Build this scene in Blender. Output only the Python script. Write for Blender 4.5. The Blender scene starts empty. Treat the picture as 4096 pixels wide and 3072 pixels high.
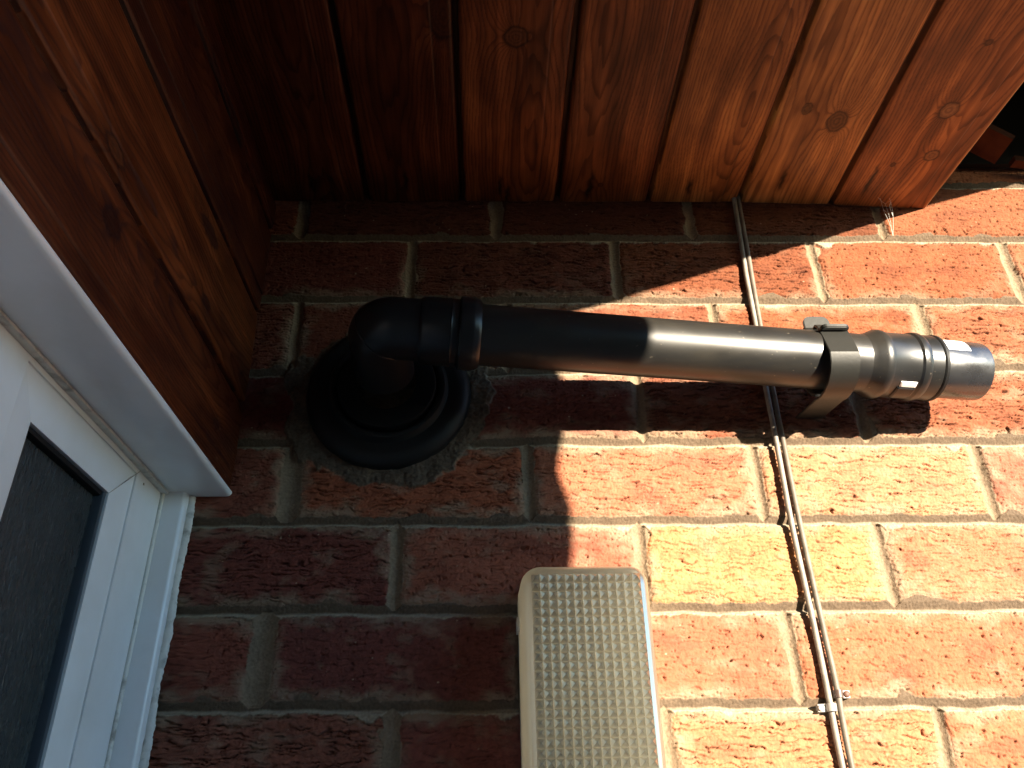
import bpy, bmesh, math, random
import numpy as np
from mathutils import Vector, Matrix

# ------------------------------------------------------------------ scene scale
# All modelling below is in "units" of 1.12 mm; the ground is at Z0 units under
# the reference course of the brick wall.  X runs along the brick wall, +Y into it.
U = 1.12e-3
Z0 = 2100.0
def P(x, y, z): return (x*U, y*U, (z+Z0)*U)

S = bpy.context.scene
COL = S.collection

# ------------------------------------------------------------------ camera
CAM = dict(loc=(276.88, -646.63, -532.88), yaw=0.03724, pitch=0.51246, roll=-0.02207, f=3220.5)
def make_camera():
    yaw, p, r = CAM['yaw'], CAM['pitch'], CAM['roll']
    f = Vector((math.sin(yaw)*math.cos(p), math.cos(yaw)*math.cos(p), math.sin(p)))
    rt = Vector((math.cos(yaw), -math.sin(yaw), 0)); up = rt.cross(f)
    c, s = math.cos(r), math.sin(r)
    X = c*rt + s*up; Y = -s*rt + c*up; Z = -f
    cam = bpy.data.cameras.new('camera'); o = bpy.data.objects.new('camera', cam); COL.objects.link(o)
    M = Matrix(((X.x, Y.x, Z.x), (X.y, Y.y, Z.y), (X.z, Y.z, Z.z))).to_4x4()
    M.translation = P(*CAM['loc'])
    o.matrix_world = M
    cam.sensor_fit = 'HORIZONTAL'; cam.sensor_width = 36.0
    cam.lens = CAM['f']/4096.0*36.0
    cam.clip_start = 0.01; cam.clip_end = 500.0
    S.camera = o
make_camera()

# ------------------------------------------------------------------ light
SUN_TO = Vector((0.65, -1.0, 0.207)).normalized()          # towards the sun
sun_el = math.asin(SUN_TO.z); sun_rot = math.atan2(SUN_TO.x, SUN_TO.y)
W = bpy.data.worlds.new('World'); S.world = W; W.use_nodes = True
wn = W.node_tree.nodes; wl = W.node_tree.links
wn.clear()
wo = wn.new('ShaderNodeOutputWorld'); wb = wn.new('ShaderNodeBackground'); ws = wn.new('ShaderNodeTexSky')
ws.sky_type = 'NISHITA'; ws.sun_disc = False; ws.sun_elevation = sun_el; ws.sun_rotation = sun_rot
ws.altitude = 50; ws.air_density = 1.0; ws.dust_density = 0.0; ws.ozone_density = 3.0
wl.new(ws.outputs[0], wb.inputs[0]); wb.inputs[1].default_value = 0.15
wl.new(wb.outputs[0], wo.inputs[0])
sl = bpy.data.lights.new('sun', 'SUN'); sl.energy = 5.0; sl.angle = math.radians(0.5); sl.color = (1.0, 0.87, 0.68)
so = bpy.data.objects.new('sun', sl); COL.objects.link(so)
so.rotation_euler = (-SUN_TO).to_track_quat('-Z', 'Y').to_euler()
S.view_settings.view_transform = 'Standard'; S.view_settings.look = 'None'
S.view_settings.exposure = 2.3; S.view_settings.gamma = 1.0
S.cycles.max_bounces = 10; S.cycles.diffuse_bounces = 6; S.cycles.glossy_bounces = 4
S.cycles.sample_clamp_indirect = 6.0

# ------------------------------------------------------------------ object helpers
def tag(o, label=None, cat=None, group=None, kind=None):
    if label: o['label'] = label
    if cat: o['category'] = cat
    if group: o['group'] = group
    if kind: o['kind'] = kind
    return o
def thing(name, loc, label, cat, group=None):
    o = bpy.data.objects.new(name, None); COL.objects.link(o)
    o.empty_display_size = 0.02; o.location = P(*loc)
    return tag(o, label, cat, group)
def origin(parent):
    v = Vector((0, 0, 0))
    while parent is not None:
        v = v + Vector(parent.location); parent = parent.parent
    return v
def link(name, me, mat, parent=None, base=None, smooth=False):
    """me is in world metres; its origin moves to the parent (or to base)."""
    o = bpy.data.objects.new(name, me); COL.objects.link(o)
    if mat: me.materials.append(mat)
    if parent is not None:
        o.parent = parent; off = origin(parent)
    else:
        off = Vector(P(*base)) if base else Vector((0, 0, 0)); o.location = off
    if off.length > 0: me.transform(Matrix.Translation(-off))
    if smooth: me.polygons.foreach_set('use_smooth', np.ones(len(me.polygons), dtype=bool))
    me.update()
    return o
def pyobj(name, verts, faces, mat, parent=None, base=None, smooth=False):
    me = bpy.data.meshes.new(name)
    me.from_pydata([P(*v) for v in verts], [], faces); me.validate()
    bm = bmesh.new(); bm.from_mesh(me); bmesh.ops.recalc_face_normals(bm, faces=bm.faces); bm.to_mesh(me); bm.free()
    return link(name, me, mat, parent, base, smooth)
def shade_angle(o, deg=35):
    me = o.data
    me.polygons.foreach_set('use_smooth', np.ones(len(me.polygons), dtype=bool))
    try: me.set_sharp_from_angle(angle=math.radians(deg))
    except Exception: pass
    return o
def boxes(name, specs, mat, parent=None, base=None, bevel=0.0, segs=2):
    """specs: list of (x0,x1,y0,y1,z0,z1)"""
    bm = bmesh.new()
    for (x0, x1, y0, y1, z0, z1) in specs:
        v = [bm.verts.new(P(x, y, z)) for z in (z0, z1) for y in (y0, y1) for x in (x0, x1)]
        for f in ((0, 2, 3, 1), (4, 5, 7, 6), (0, 1, 5, 4), (2, 6, 7, 3), (0, 4, 6, 2), (1, 3, 7, 5)):
            bm.faces.new([v[i] for i in f])
    if bevel > 0:
        bmesh.ops.bevel(bm, geom=list(bm.edges), offset=bevel*U, segments=segs, affect='EDGES', profile=0.6)
    bmesh.ops.recalc_face_normals(bm, faces=bm.faces)
    me = bpy.data.meshes.new(name); bm.to_mesh(me); bm.free()
    o = link(name, me, mat, parent, base)
    return shade_angle(o) if bevel > 0 else o
def prism(name, loop, axis_a, axis_b, mat, parent=None, base=None, bevel=0.0):
    """extrude a closed 3-D loop: loop(t) gives list of points at both ends"""
    n = len(loop)
    va = [axis_a(p) for p in loop]; vb = [axis_b(p) for p in loop]
    faces = [[i, (i+1) % n, n+(i+1) % n, n+i] for i in range(n)] + [list(range(n))[::-1], list(range(n, 2*n))]
    o = pyobj(name, va+vb, faces, mat, parent, base)
    if bevel > 0:
        bm = bmesh.new(); bm.from_mesh(o.data)
        bmesh.ops.bevel(bm, geom=[e for e in bm.edges if e.calc_face_angle(0) > 0.6], offset=bevel*U, segments=2, affect='EDGES')
        bm.to_mesh(o.data); bm.free()
    return shade_angle(o)
def frame_of(d):
    d = Vector(d).normalized()
    a = Vector((0, 0, 1)) if abs(d.z) < 0.9 else Vector((1, 0, 0))
    u = d.cross(a).normalized(); v = u.cross(d).normalized()
    return d, u, v
def lathe(name, org, dirn, prof, mat, parent=None, base=None, n=72, sharp=28, caps=True):
    """prof: list of (t along axis, radius)"""
    d, u, v = frame_of(dirn); org = Vector(org); vs = []; fs = []
    for (t, r) in prof:
        for k in range(n):
            a = 2*math.pi*k/n
            vs.append(tuple(org + d*t + (u*math.cos(a)+v*math.sin(a))*r))
    for i in range(len(prof)-1):
        for k in range(n):
            k2 = (k+1) % n
            fs.append([i*n+k, i*n+k2, (i+1)*n+k2, (i+1)*n+k])
    if caps:
        fs.append(list(range(n))); fs.append([(len(prof)-1)*n+k for k in range(n)][::-1])
    return shade_angle(pyobj(name, vs, fs, mat, parent, base), sharp)
def tube(name, pts, r, mat, parent=None, base=None, n=10, res=1):
    vs = []; fs = []; m = len(pts); prev = None
    pts = [Vector(p) for p in pts]
    for i, p in enumerate(pts):
        d = (pts[min(i+1, m-1)]-pts[max(i-1, 0)]).normalized()
        if prev is None: _, u, v = frame_of(d)
        else:
            u = (prev - d*prev.dot(d)).normalized(); v = d.cross(u)
        prev = u
        for k in range(n):
            a = 2*math.pi*k/n
            vs.append(tuple(p+(u*math.cos(a)+v*math.sin(a))*r))
    for i in range(m-1):
        for k in range(n):
            k2 = (k+1) % n
            fs.append([i*n+k, i*n+k2, (i+1)*n+k2, (i+1)*n+k])
    fs.append(list(range(n))); fs.append([(m-1)*n+k for k in range(n)])
    return shade_angle(pyobj(name, vs, fs, mat, parent, base), 50)
def spline(pts, per=8):
    """Catmull-Rom through the points"""
    pts = [Vector(p) for p in pts]; out = []
    for i in range(len(pts)-1):
        p0 = pts[max(i-1, 0)]; p1 = pts[i]; p2 = pts[i+1]; p3 = pts[min(i+2, len(pts)-1)]
        for k in range(per):
            t = k/per
            out.append(0.5*((2*p1)+(-p0+p2)*t+(2*p0-5*p1+4*p2-p3)*t*t+(-p0+3*p1-3*p2+p3)*t**3))
    out.append(pts[-1]); return out

# ------------------------------------------------------------------ numpy noise
def _h(ix, iy, seed):
    n = (ix.astype(np.int64)*374761393 + iy.astype(np.int64)*668265263 + seed*1442695041) & 0xffffffff
    n = ((n ^ (n >> 13))*1274126177) & 0xffffffff
    n = ((n ^ (n >> 15))*2246822519) & 0xffffffff
    return (n ^ (n >> 16)) & 0xffffffff
def perlin(x, y, seed=0):
    xi = np.floor(x); yi = np.floor(y); fx = x-xi; fy = y-yi
    u = fx*fx*fx*(fx*(fx*6-15)+10); v = fy*fy*fy*(fy*(fy*6-15)+10)
    def g(ax, ay, dx, dy):
        a = _h(xi+ax, yi+ay, seed)*(2*math.pi/4294967296.0)
        return np.cos(a)*dx+np.sin(a)*dy
    n00 = g(0, 0, fx, fy); n10 = g(1, 0, fx-1, fy); n01 = g(0, 1, fx, fy-1); n11 = g(1, 1, fx-1, fy-1)
    return 1.5*((n00*(1-u)+n10*u)*(1-v)+(n01*(1-u)+n11*u)*v)
def fbm(x, y, seed=0, oct=3):
    s = 0.0; a = 1.0; t = 0.0
    for i in range(oct):
        s = s + a*perlin(x*2**i, y*2**i, seed+17*i); t += a; a *= 0.5
    return s/t
def sstep(a, b, x):
    t = np.clip((x-a)/(b-a), 0, 1); return t*t*(3-2*t)
def rnd(k, seed=0):
    return _h(np.asarray(k, dtype=np.int64), np.asarray(k, dtype=np.int64)*0+7, seed)/4294967296.0
def axis_samples(segs):
    """segs: list of (start, stop, step) joined end to end"""
    out = []
    for (a, b, st) in segs:
        n = max(1, int(round((b-a)/st))); out.append(np.linspace(a, b, n, endpoint=False))
    out.append(np.array([segs[-1][1]])); return np.concatenate(out)
def sheet(name, pos, col, mat, parent=None, base=None, back=None):
    """pos (n,m,3) units, col (n,m,4); makes a closed slab when back=(dx,dy,dz) is given"""
    n, m = pos.shape[:2]
    v = pos.reshape(-1, 3).copy(); c = col.reshape(-1, 4)
    idx = np.arange(n*m).reshape(n, m)
    q = np.stack([idx[:-1, :-1], idx[1:, :-1], idx[1:, 1:], idx[:-1, 1:]], -1).reshape(-1, 4)
    extra = []
    if back is not None:
        loop = np.concatenate([idx[0, :-1], idx[:-1, -1], idx[-1, :0:-1], idx[:0:-1, 0]])
        bv = v[loop].copy()
        ax = int(np.argmax(np.abs(back[1])))
        bv[:, ax] = back[0]
        nb = len(v); v = np.concatenate([v, bv]); c = np.concatenate([c, c[loop]])
        L = len(loop); k = np.arange(L); k2 = (k+1) % L
        side = np.stack([loop[k], loop[k2], nb+k2, nb+k], -1)
        q = np.concatenate([q, side]); extra = [nb+i for i in range(L)]
    v[:, 2] += Z0; v *= U
    me = bpy.data.meshes.new(name)
    nq = len(q); ne = len(extra)
    me.vertices.add(len(v)); me.vertices.foreach_set('co', v.astype(np.float32).ravel())
    loops = np.concatenate([q.ravel(), np.array(extra, dtype=np.int64)]).astype(np.int32)
    me.loops.add(len(loops)); me.loops.foreach_set('vertex_index', loops)
    me.polygons.add(nq+(1 if ne else 0))
    ls = np.arange(nq, dtype=np.int32)*4
    if ne: ls = np.concatenate([ls, np.array([nq*4], dtype=np.int32)])
    me.polygons.foreach_set('loop_start', ls)
    me.update(calc_edges=True)
    at = me.attributes.new('Col', 'FLOAT_COLOR', 'POINT')
    at.data.foreach_set('color', c.astype(np.float32).ravel())
    me.validate()
    return link(name, me, mat, parent, base, smooth=True)

# ------------------------------------------------------------------ materials
def mat_new(name):
    m = bpy.data.materials.new(name); m.use_nodes = True
    return m, m.node_tree.nodes, m.node_tree.links, m.node_tree.nodes['Principled BSDF']
def add_bump(m, scale, dist, strength=1.0, detail=4, stretch=None):
    n, l = m.node_tree.nodes, m.node_tree.links
    tc = n.new('ShaderNodeTexCoord'); mp = n.new('ShaderNodeMapping'); nz = n.new('ShaderNodeTexNoise'); bp = n.new('ShaderNodeBump')
    nz.inputs['Scale'].default_value = scale; nz.inputs['Detail'].default_value = detail
    if stretch: mp.inputs['Scale'].default_value = stretch
    bp.inputs['Distance'].default_value = dist; bp.inputs['Strength'].default_value = strength
    l.new(tc.outputs['Object'], mp.inputs[0]); l.new(mp.outputs[0], nz.inputs['Vector'])
    l.new(nz.outputs['Fac'], bp.inputs['Height']); l.new(bp.outputs[0], n['Principled BSDF'].inputs['Normal'])
    return nz, bp
def add_rough(m, scale, lo, hi, stretch=None):
    n, l = m.node_tree.nodes, m.node_tree.links
    tc = n.new('ShaderNodeTexCoord'); mp = n.new('ShaderNodeMapping'); nz = n.new('ShaderNodeTexNoise'); mr = n.new('ShaderNodeMapRange')
    if stretch: mp.inputs['Scale'].default_value = stretch
    nz.inputs['Scale'].default_value = scale; nz.inputs['Detail'].default_value = 5
    mr.inputs[1].default_value = 0.35; mr.inputs[2].default_value = 0.68; mr.inputs[3].default_value = lo; mr.inputs[4].default_value = hi
    l.new(tc.outputs['Object'], mp.inputs[0]); l.new(mp.outputs[0], nz.inputs['Vector'])
    l.new(nz.outputs['Fac'], mr.inputs[0]); l.new(mr.outputs[0], n['Principled BSDF'].inputs['Roughness'])
def add_tint(m, c1, c2, scale, stretch=None, lo=0.35, hi=0.7):
    n, l = m.node_tree.nodes, m.node_tree.links
    tc = n.new('ShaderNodeTexCoord'); mp = n.new('ShaderNodeMapping'); nz = n.new('ShaderNodeTexNoise'); cr = n.new('ShaderNodeValToRGB')
    if stretch: mp.inputs['Scale'].default_value = stretch
    nz.inputs['Scale'].default_value = scale; nz.inputs['Detail'].default_value = 6; nz.inputs['Roughness'].default_value = 0.6
    cr.color_ramp.elements[0].position = lo; cr.color_ramp.elements[0].color = (*c1, 1)
    cr.color_ramp.elements[1].position = hi; cr.color_ramp.elements[1].color = (*c2, 1)
    l.new(tc.outputs['Object'], mp.inputs[0]); l.new(mp.outputs[0], nz.inputs['Vector'])
    l.new(nz.outputs['Fac'], cr.inputs[0]); l.new(cr.outputs[0], n['Principled BSDF'].inputs['Base Color'])
    return cr
def simple(name, col, rough=0.5, spec=0.5):
    m, n, l, b = mat_new(name)
    b.inputs['Base Color'].default_value = (*col, 1); b.inputs['Roughness'].default_value = rough
    b.inputs['Specular IOR Level'].default_value = spec
    return m
def attr_mat(name, spec=0.3):
    """colour from the mesh's 'Col' attribute, its alpha gives the roughness"""
    m, n, l, b = mat_new(name)
    a = n.new('ShaderNodeAttribute'); a.attribute_name = 'Col'
    l.new(a.outputs['Color'], b.inputs['Base Color']); l.new(a.outputs['Alpha'], b.inputs['Roughness'])
    b.inputs['Specular IOR Level'].default_value = spec
    return m

M_brick = attr_mat('weathered_brickwork', 0.2); add_bump(M_brick, 900, 0.0006, 0.7, 3)
M_wood = attr_mat('stained_softwood', 0.22); add_bump(M_wood, 260, 0.00025, 0.5, 4, (1, 0.15, 1))
M_upvc = simple('white_upvc', (0.78, 0.79, 0.80), 0.22, 0.5); add_tint(M_upvc, (0.70, 0.70, 0.69), (0.80, 0.81, 0.82), 9, None, 0.3, 0.6)
M_seal = simple('dirty_white_sealant', (0.62, 0.60, 0.54), 0.55); add_bump(M_seal, 160, 0.0012, 0.8, 4); add_tint(M_seal, (0.30, 0.28, 0.24), (0.70, 0.68, 0.62), 60, None, 0.32, 0.5)
M_grime = simple('grimy_groove', (0.33, 0.30, 0.25), 0.8)
M_gask = simple('grey_rubber_gasket', (0.05, 0.065, 0.08), 0.35)
M_black = simple('satin_black_pipe', (0.016, 0.016, 0.017), 0.33, 0.5); add_rough(M_black, 34, 0.30, 0.41, (0.6, 1, 1)); add_tint(M_black, (0.012, 0.012, 0.012), (0.032, 0.028, 0.021), 30, (0.4, 1, 1), 0.40, 0.85)
M_duct = simple('sooty_black_duct', (0.004, 0.004, 0.004), 0.7, 0.15)
M_black2 = simple('black_fitting', (0.011, 0.011, 0.012), 0.33, 0.32)
M_end = simple('polished_black_plastic', (0.02, 0.02, 0.021), 0.27, 1.0); add_rough(M_end, 80, 0.22, 0.36)
M_rubber = simple('black_rubber', (0.009, 0.009, 0.009), 0.5, 0.22); add_bump(M_rubber, 60, 0.0006, 0.4)
M_clip = simple('black_nylon_clip', (0.017, 0.017, 0.015), 0.46, 0.4); add_bump(M_clip, 220, 0.0002, 0.5)
M_cab1 = simple('pale_grey_cable', (0.42, 0.40, 0.35), 0.5); add_tint(M_cab1, (0.16, 0.14, 0.115), (0.26, 0.235, 0.20), 90)
M_cab2 = simple('brown_grey_cable', (0.20, 0.165, 0.125), 0.6); add_tint(M_cab2, (0.10, 0.08, 0.06), (0.17, 0.138, 0.105), 90)
M_white = simple('white_label_highlight', (0.82, 0.82, 0.80), 0.4)
M_clipw = simple('grey_white_plastic', (0.30, 0.285, 0.26), 0.4)
M_clipb = simple('brown_plastic', (0.06, 0.036, 0.026), 0.45)
M_nail = simple('rusty_nail_head', (0.09, 0.035, 0.018), 0.6)
M_steel = simple('dull_zinc_nail', (0.45, 0.43, 0.40), 0.4)
M_web = simple('cobweb_silk', (0.6, 0.58, 0.52), 0.6)
M_dark = simple('dark_roof_timber', (0.008, 0.006, 0.005), 0.9, 0.1)
M_tile = simple('terracotta', (0.06, 0.02, 0.01), 0.9, 0.05); add_tint(M_tile, (0.035, 0.012, 0.007), (0.075, 0.026, 0.013), 40)

def add_specks(m, col, scale, thr):
    """pale scuffs and dust specks over whatever colour the material has"""
    n, l = m.node_tree.nodes, m.node_tree.links; b = n['Principled BSDF']
    src = b.inputs['Base Color'].links[0].from_socket
    tc = n.new('ShaderNodeTexCoord'); mp = n.new('ShaderNodeMapping'); nz = n.new('ShaderNodeTexNoise'); mr = n.new('ShaderNodeMapRange'); mx = n.new('ShaderNodeMixRGB')
    mp.inputs['Scale'].default_value = (0.55, 1, 1); nz.inputs['Scale'].default_value = scale; nz.inputs['Detail'].default_value = 2
    mr.inputs[1].default_value = thr; mr.inputs[2].default_value = thr+0.06; mr.inputs[3].default_value = 0; mr.inputs[4].default_value = 0.8
    mx.inputs[2].default_value = (*col, 1)
    l.new(tc.outputs['Object'], mp.inputs[0]); l.new(mp.outputs[0], nz.inputs['Vector']); l.new(nz.outputs['Fac'], mr.inputs[0])
    l.new(mr.outputs[0], mx.inputs[0]); l.new(src, mx.inputs[1]); l.new(mx.outputs[0], b.inputs['Base Color'])
add_specks(M_black, (0.11, 0.095, 0.07), 420, 0.70)

# ------------------------------------------------------------------ ground
def build_ground():
    m, n, l, b = mat_new('paving')
    tc = n.new('ShaderNodeTexCoord'); br = n.new('ShaderNodeTexBrick'); nz = n.new('ShaderNodeTexNoise'); mx = n.new('ShaderNodeMixRGB')
    br.inputs['Scale'].default_value = 1.6; br.inputs['Color1'].default_value = (0.13, 0.125, 0.115, 1); br.inputs['Color2'].default_value = (0.16, 0.155, 0.14, 1)
    br.inputs['Mortar'].default_value = (0.08, 0.075, 0.07, 1); br.inputs['Mortar Size'].default_value = 0.012
    nz.inputs['Scale'].default_value = 7; mx.blend_type = 'MULTIPLY'; mx.inputs[0].default_value = 0.35
    l.new(tc.outputs['Object'], br.inputs['Vector']); l.new(tc.outputs['Object'], nz.inputs['Vector'])
    l.new(br.outputs[0], mx.inputs[1]); l.new(nz.outputs['Fac'], mx.inputs[2]); l.new(mx.outputs[0], b.inputs['Base Color'])
    b.inputs['Roughness'].default_value = 0.85
    R = 60000
    o = pyobj('ground', [(-R, -R, -Z0), (R, -R, -Z0), (R, R, -Z0), (-R, R, -Z0)], [[0, 1, 2, 3]], m)
    tag(o, 'pale paving slabs at the foot of the house', 'ground', kind='structure')
build_ground()

# ------------------------------------------------------------------ brick wall
FL = (189.0, -180.0)        # where the flue leaves the wall (x, z)
def build_wall():
    xs = axis_samples([(-600, 20, 40), (20, 60, 2), (60, 905, 0.62), (905, 1250, 3)])
    zs = axis_samples([(-Z0, -700, 25), (-700, -512, 3), (-512, 150, 0.62), (150, 240, 2.5), (240, 420, 20)])
    X, Z = np.meshgrid(xs, zs, indexing='ij')
    # bed joints, as found on the wall (slightly out of true)
    jc = [(-1, 79.5, 0.0), (0, 4.2, 0.0), (1, -74.0, -0.004), (2, -154.0, 0.004), (3, -228.2, -0.004), (4, -301.5, -0.006), (5, -375.5, -0.006), (6, -448.2, -0.009)]
    lo = [(6+k, -448.2-74.6*k, -0.009) for k in range(1, 23)]
    hi = [(-1-k, 79.5+75.2*k, 0.0) for k in range(1, 6)]
    js = sorted(jc+lo+hi)                                   # from the top (most negative index) down
    jz = np.array([a[1] for a in js]); jk = np.array([a[2] for a in js]); j0 = js[0][0]
    Zw = Z + 1.5*perlin(X/60, Z/300, 5) + 0.7*perlin(X/17, Z/40, 6)
    # row index: row r lies between joint r (top) and r+1 (bottom)
    rows = np.zeros(X.shape, dtype=np.int64)+j0-1
    for a in js:
        rows = np.where(Zw < a[1]+a[2]*(X-450), a[0], rows)
    def joint_at(j):
        i = np.clip(j-j0, 0, len(js)-1)
        return jz[i]+jk[i]*(X-450)
    zt = joint_at(rows); zb = joint_at(rows+1)
    known = {3: [109.8, 313.6, 513.8, 715.2], 4: [203.0, 404.7, 608.1], 5: [103.1, 306, 516.8], 6: [206.4, 410.6, 618.9], 2: [217.0, 417.9, 620.8], 1: [96, 297, 498.9, 706.0],
             0: [202.5, 408.6, 613.8, 815.8], -1: [88, 288.4, 492, 694, 898]}
    wide = {(3, 109.8): 9.0, (5, 103.1): 9.5, (6, 206.4): 6.5, (4, 404.7): 5.5, (3, 313.6): 5.0}
    D = np.full(X.shape, 99.0); HW = np.full(X.shape, 5.0); PX = np.zeros(X.shape); BI = np.zeros(X.shape, dtype=np.int64)
    for r in range(j0-1, j0+len(js)+2):
        sel = rows == r
        if not sel.any(): continue
        k = list(known.get(r, []))
        if not k:
            k = [300+(102 if r % 2 else 0)+12*(rnd(r, 3)-0.5)]
        k.sort()
        while k[0] > -700: k.insert(0, k[0]-203.7)
        while k[-1] < 2700: k.append(k[-1]+203.7)
        ka = np.array(k); x = X[sel]+1.2*perlin(X[sel]/40, Z[sel]/22, 50+r)
        i = np.searchsorted(ka, x)
        ip = np.clip(np.where(np.abs(x-ka[np.clip(i-1, 0, len(ka)-1)]) < np.abs(x-ka[np.clip(i, 0, len(ka)-1)]), i-1, i), 0, len(ka)-1)
        D[sel] = np.abs(x-ka[ip]); PX[sel] = x-ka[ip]
        hw = np.array([wide.get((r, a), 4.7+1.3*rnd(int(a)+r*31, 9)) for a in k]); HW[sel] = hw[ip]
        BI[sel] = i
    hb_t = 4.2; hb_b = 5.5                                    # half heights of the bed joints
    sx = D-HW; st = (zt-Zw)-hb_b; sb = (Zw-zb)-hb_t
    sz = np.minimum(st, sb)
    rr = 5.0                                                  # arris corner radius
    inner = np.minimum(sx, sz)
    cx = np.clip(rr-sx, 0, None); cz = np.clip(rr-sz, 0, None)
    sdf = np.where((sx < rr) & (sz < rr), rr-np.sqrt(cx*cx+cz*cz), inner)
    edge = 1.1*perlin(X/9, Z/9, 11)+0.9*perlin(X/3.6, Z/3.6, 12)+0.5*perlin(X/1.7, Z/1.7, 13)
    chip = np.clip(perlin(X/34, Z/30, 14)-0.42, 0, 1)*16
    sdf = sdf+0.9*edge-chip
    # mortar run round the flue
    fr = np.hypot(X-FL[0], (Z-FL[1])); ang = np.arctan2(Z-FL[1], X-FL[0])
    patch = 82+6*np.sin(-ang*1.0+0.4)+13*fbm(X/26, Z/26, 21, 3)+14*np.exp(-((ang+2.7)/0.5)**2)+16*np.exp(-((ang-2.9)/0.4)**2)+9*np.exp(-((ang-0.1)/0.35)**2)+6*np.exp(-((ang+1.2)/0.5)**2)
    cem = sstep(2.0, -2.0, fr-patch+1.2*edge)
    mask = sstep(-0.5, 0.7, sdf)*(1-cem)
    # per-brick character
    bid = rows*97+BI
    def br(seed): return _h(bid, rows, seed)/4294967296.0
    kind = br(1)
    crk_a = 0.55+0.75*br(2); pit_a = np.where(kind < 0.3, 1.5, 0.45)
    crk_a = np.where(kind < 0.3, 0.4, crk_a)
    ox = br(4)*500; oz = br(5)*500
    # drag-faced texture: long wavy horizontal tears
    u = X+ox+3.5*perlin(X/16, Z/9, 31); w = Z+oz+2.6*perlin(X/11, Z/7, 32)+0.9*perlin(X/4.5, Z/4, 33)
    n1 = perlin(u/17, w/4.6, 34)+0.45*perlin(u/7, w/2.4, 35)
    n2 = perlin(u/9, w/3.1, 36)
    m1 = sstep(-0.12, 0.28, perlin(X/19+ox, Z/9, 37)); m2 = sstep(0.0, 0.35, perlin(X/14+oz, Z/8, 38))
    crack = np.exp(-(n1/0.11)**2)*m1; crack2 = np.exp(-(n2/0.10)**2)*m2
    wz = Z+oz+1.2*perlin(X/26, Z/16, 57)+1.0*perlin(X/6.5, Z/6, 58)+0.45*perlin(X/2.6, Z/3, 59)
    ph = -wz/4.7+1.15*fbm((X+ox)/34, wz/13, 51, 2)+0.30*perlin(X/9, Z/5, 52)
    saw = ph-np.floor(ph); tear = saw*(1-sstep(0.93, 1.0, saw))
    ph2 = -wz/3.1+1.0*fbm((X+oz)/17, wz/8, 53, 2); saw2 = ph2-np.floor(ph2); tear2 = saw2*(1-sstep(0.88, 1.0, saw2))
    mt = sstep(-0.20, 0.22, perlin(X/21+ox, Z/6+oz, 54)+0.5*perlin(X/8, Z/4, 55))
    mt2 = sstep(-0.1, 0.4, perlin(X/15+oz, Z/7+ox, 56))
    scale_step = 1.9*mt*(tear-0.5)+0.8*mt2*(tear2-0.5)
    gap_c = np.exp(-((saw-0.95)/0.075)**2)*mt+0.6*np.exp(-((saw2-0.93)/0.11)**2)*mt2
    gr = 0.6*fbm(X/6+ox, Z/5+oz, 41, 3)+0.32*perlin(X/2.0, Z/1.8, 43)
    pn = perlin(X/4.2+ox, Z/3.4+oz, 44)+0.5*perlin(X/2.1, Z/1.9, 45)
    pits = sstep(0.45, 1.05, pn)
    grit = sstep(0.45, 0.95, perlin(X/2.6+oz, Z/2.6+ox, 46))
    hole = sstep(0.66, 0.86, perlin(X/13+ox, Z/5.5+oz, 47)+0.25*perlin(X/3, Z/3, 48))
    bulge = 1.1*perlin(X/45+ox, Z/30+oz, 49)
    brick_h = (1.2*(br(6)-0.5)+bulge+crk_a*(scale_step-0.7*crack-0.4*crack2-2.9*gap_c)+gr-pit_a*1.3*pits+0.55*grit*np.where(kind < 0.3, 1.3, 0.5)-np.where(kind < 0.3, 2.4, 0.9)*hole
               - 2.4*np.exp(-np.clip(sdf, 0, None)/1.6))
    # mortar: bed joints struck with the deep side low, perpends hollow
    tb = np.clip(((zt+hb_t)-Zw)/(hb_t+hb_b), 0, 1)            # used just below a joint's centre
    t_low = np.clip((zb+hb_t-Zw)/(hb_t+hb_b), 0, 1)           # lower joint of this row
    tt = np.where(sb < st, t_low, tb)
    bed = -(0.9+3.4*np.clip(tt/0.62, 0, 1))+3.9*sstep(0.66, 1.0, tt)
    per = -1.7-3.2*(1-np.clip(np.abs(PX)/np.maximum(HW, 1), 0, 1)**2)
    in_per = (sx < sz)
    mort_h = np.where(in_per, per, bed)+0.35*perlin(X/2.2, Z/2.2, 61)+0.5*perlin(X/12, Z/8, 62)+0.25*perlin(X/1.3, Z/1.3, 63)
    cem_h = 1.2+1.6*perlin(X/13, Z/12, 64)+0.9*perlin(X/4, Z/4, 65)+0.35*perlin(X/1.8, Z/1.8, 66)
    H = mort_h*(1-mask)+brick_h*mask
    H = H*(1-cem)+cem_h*cem
    # colour
    pal = np.array([(0.24, 0.075, 0.036), (0.20, 0.06, 0.03), (0.27, 0.09, 0.04), (0.18, 0.052, 0.028), (0.30, 0.11, 0.05)])
    base = pal[(br(7)*len(pal)).astype(np.int64) % len(pal)]
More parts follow.
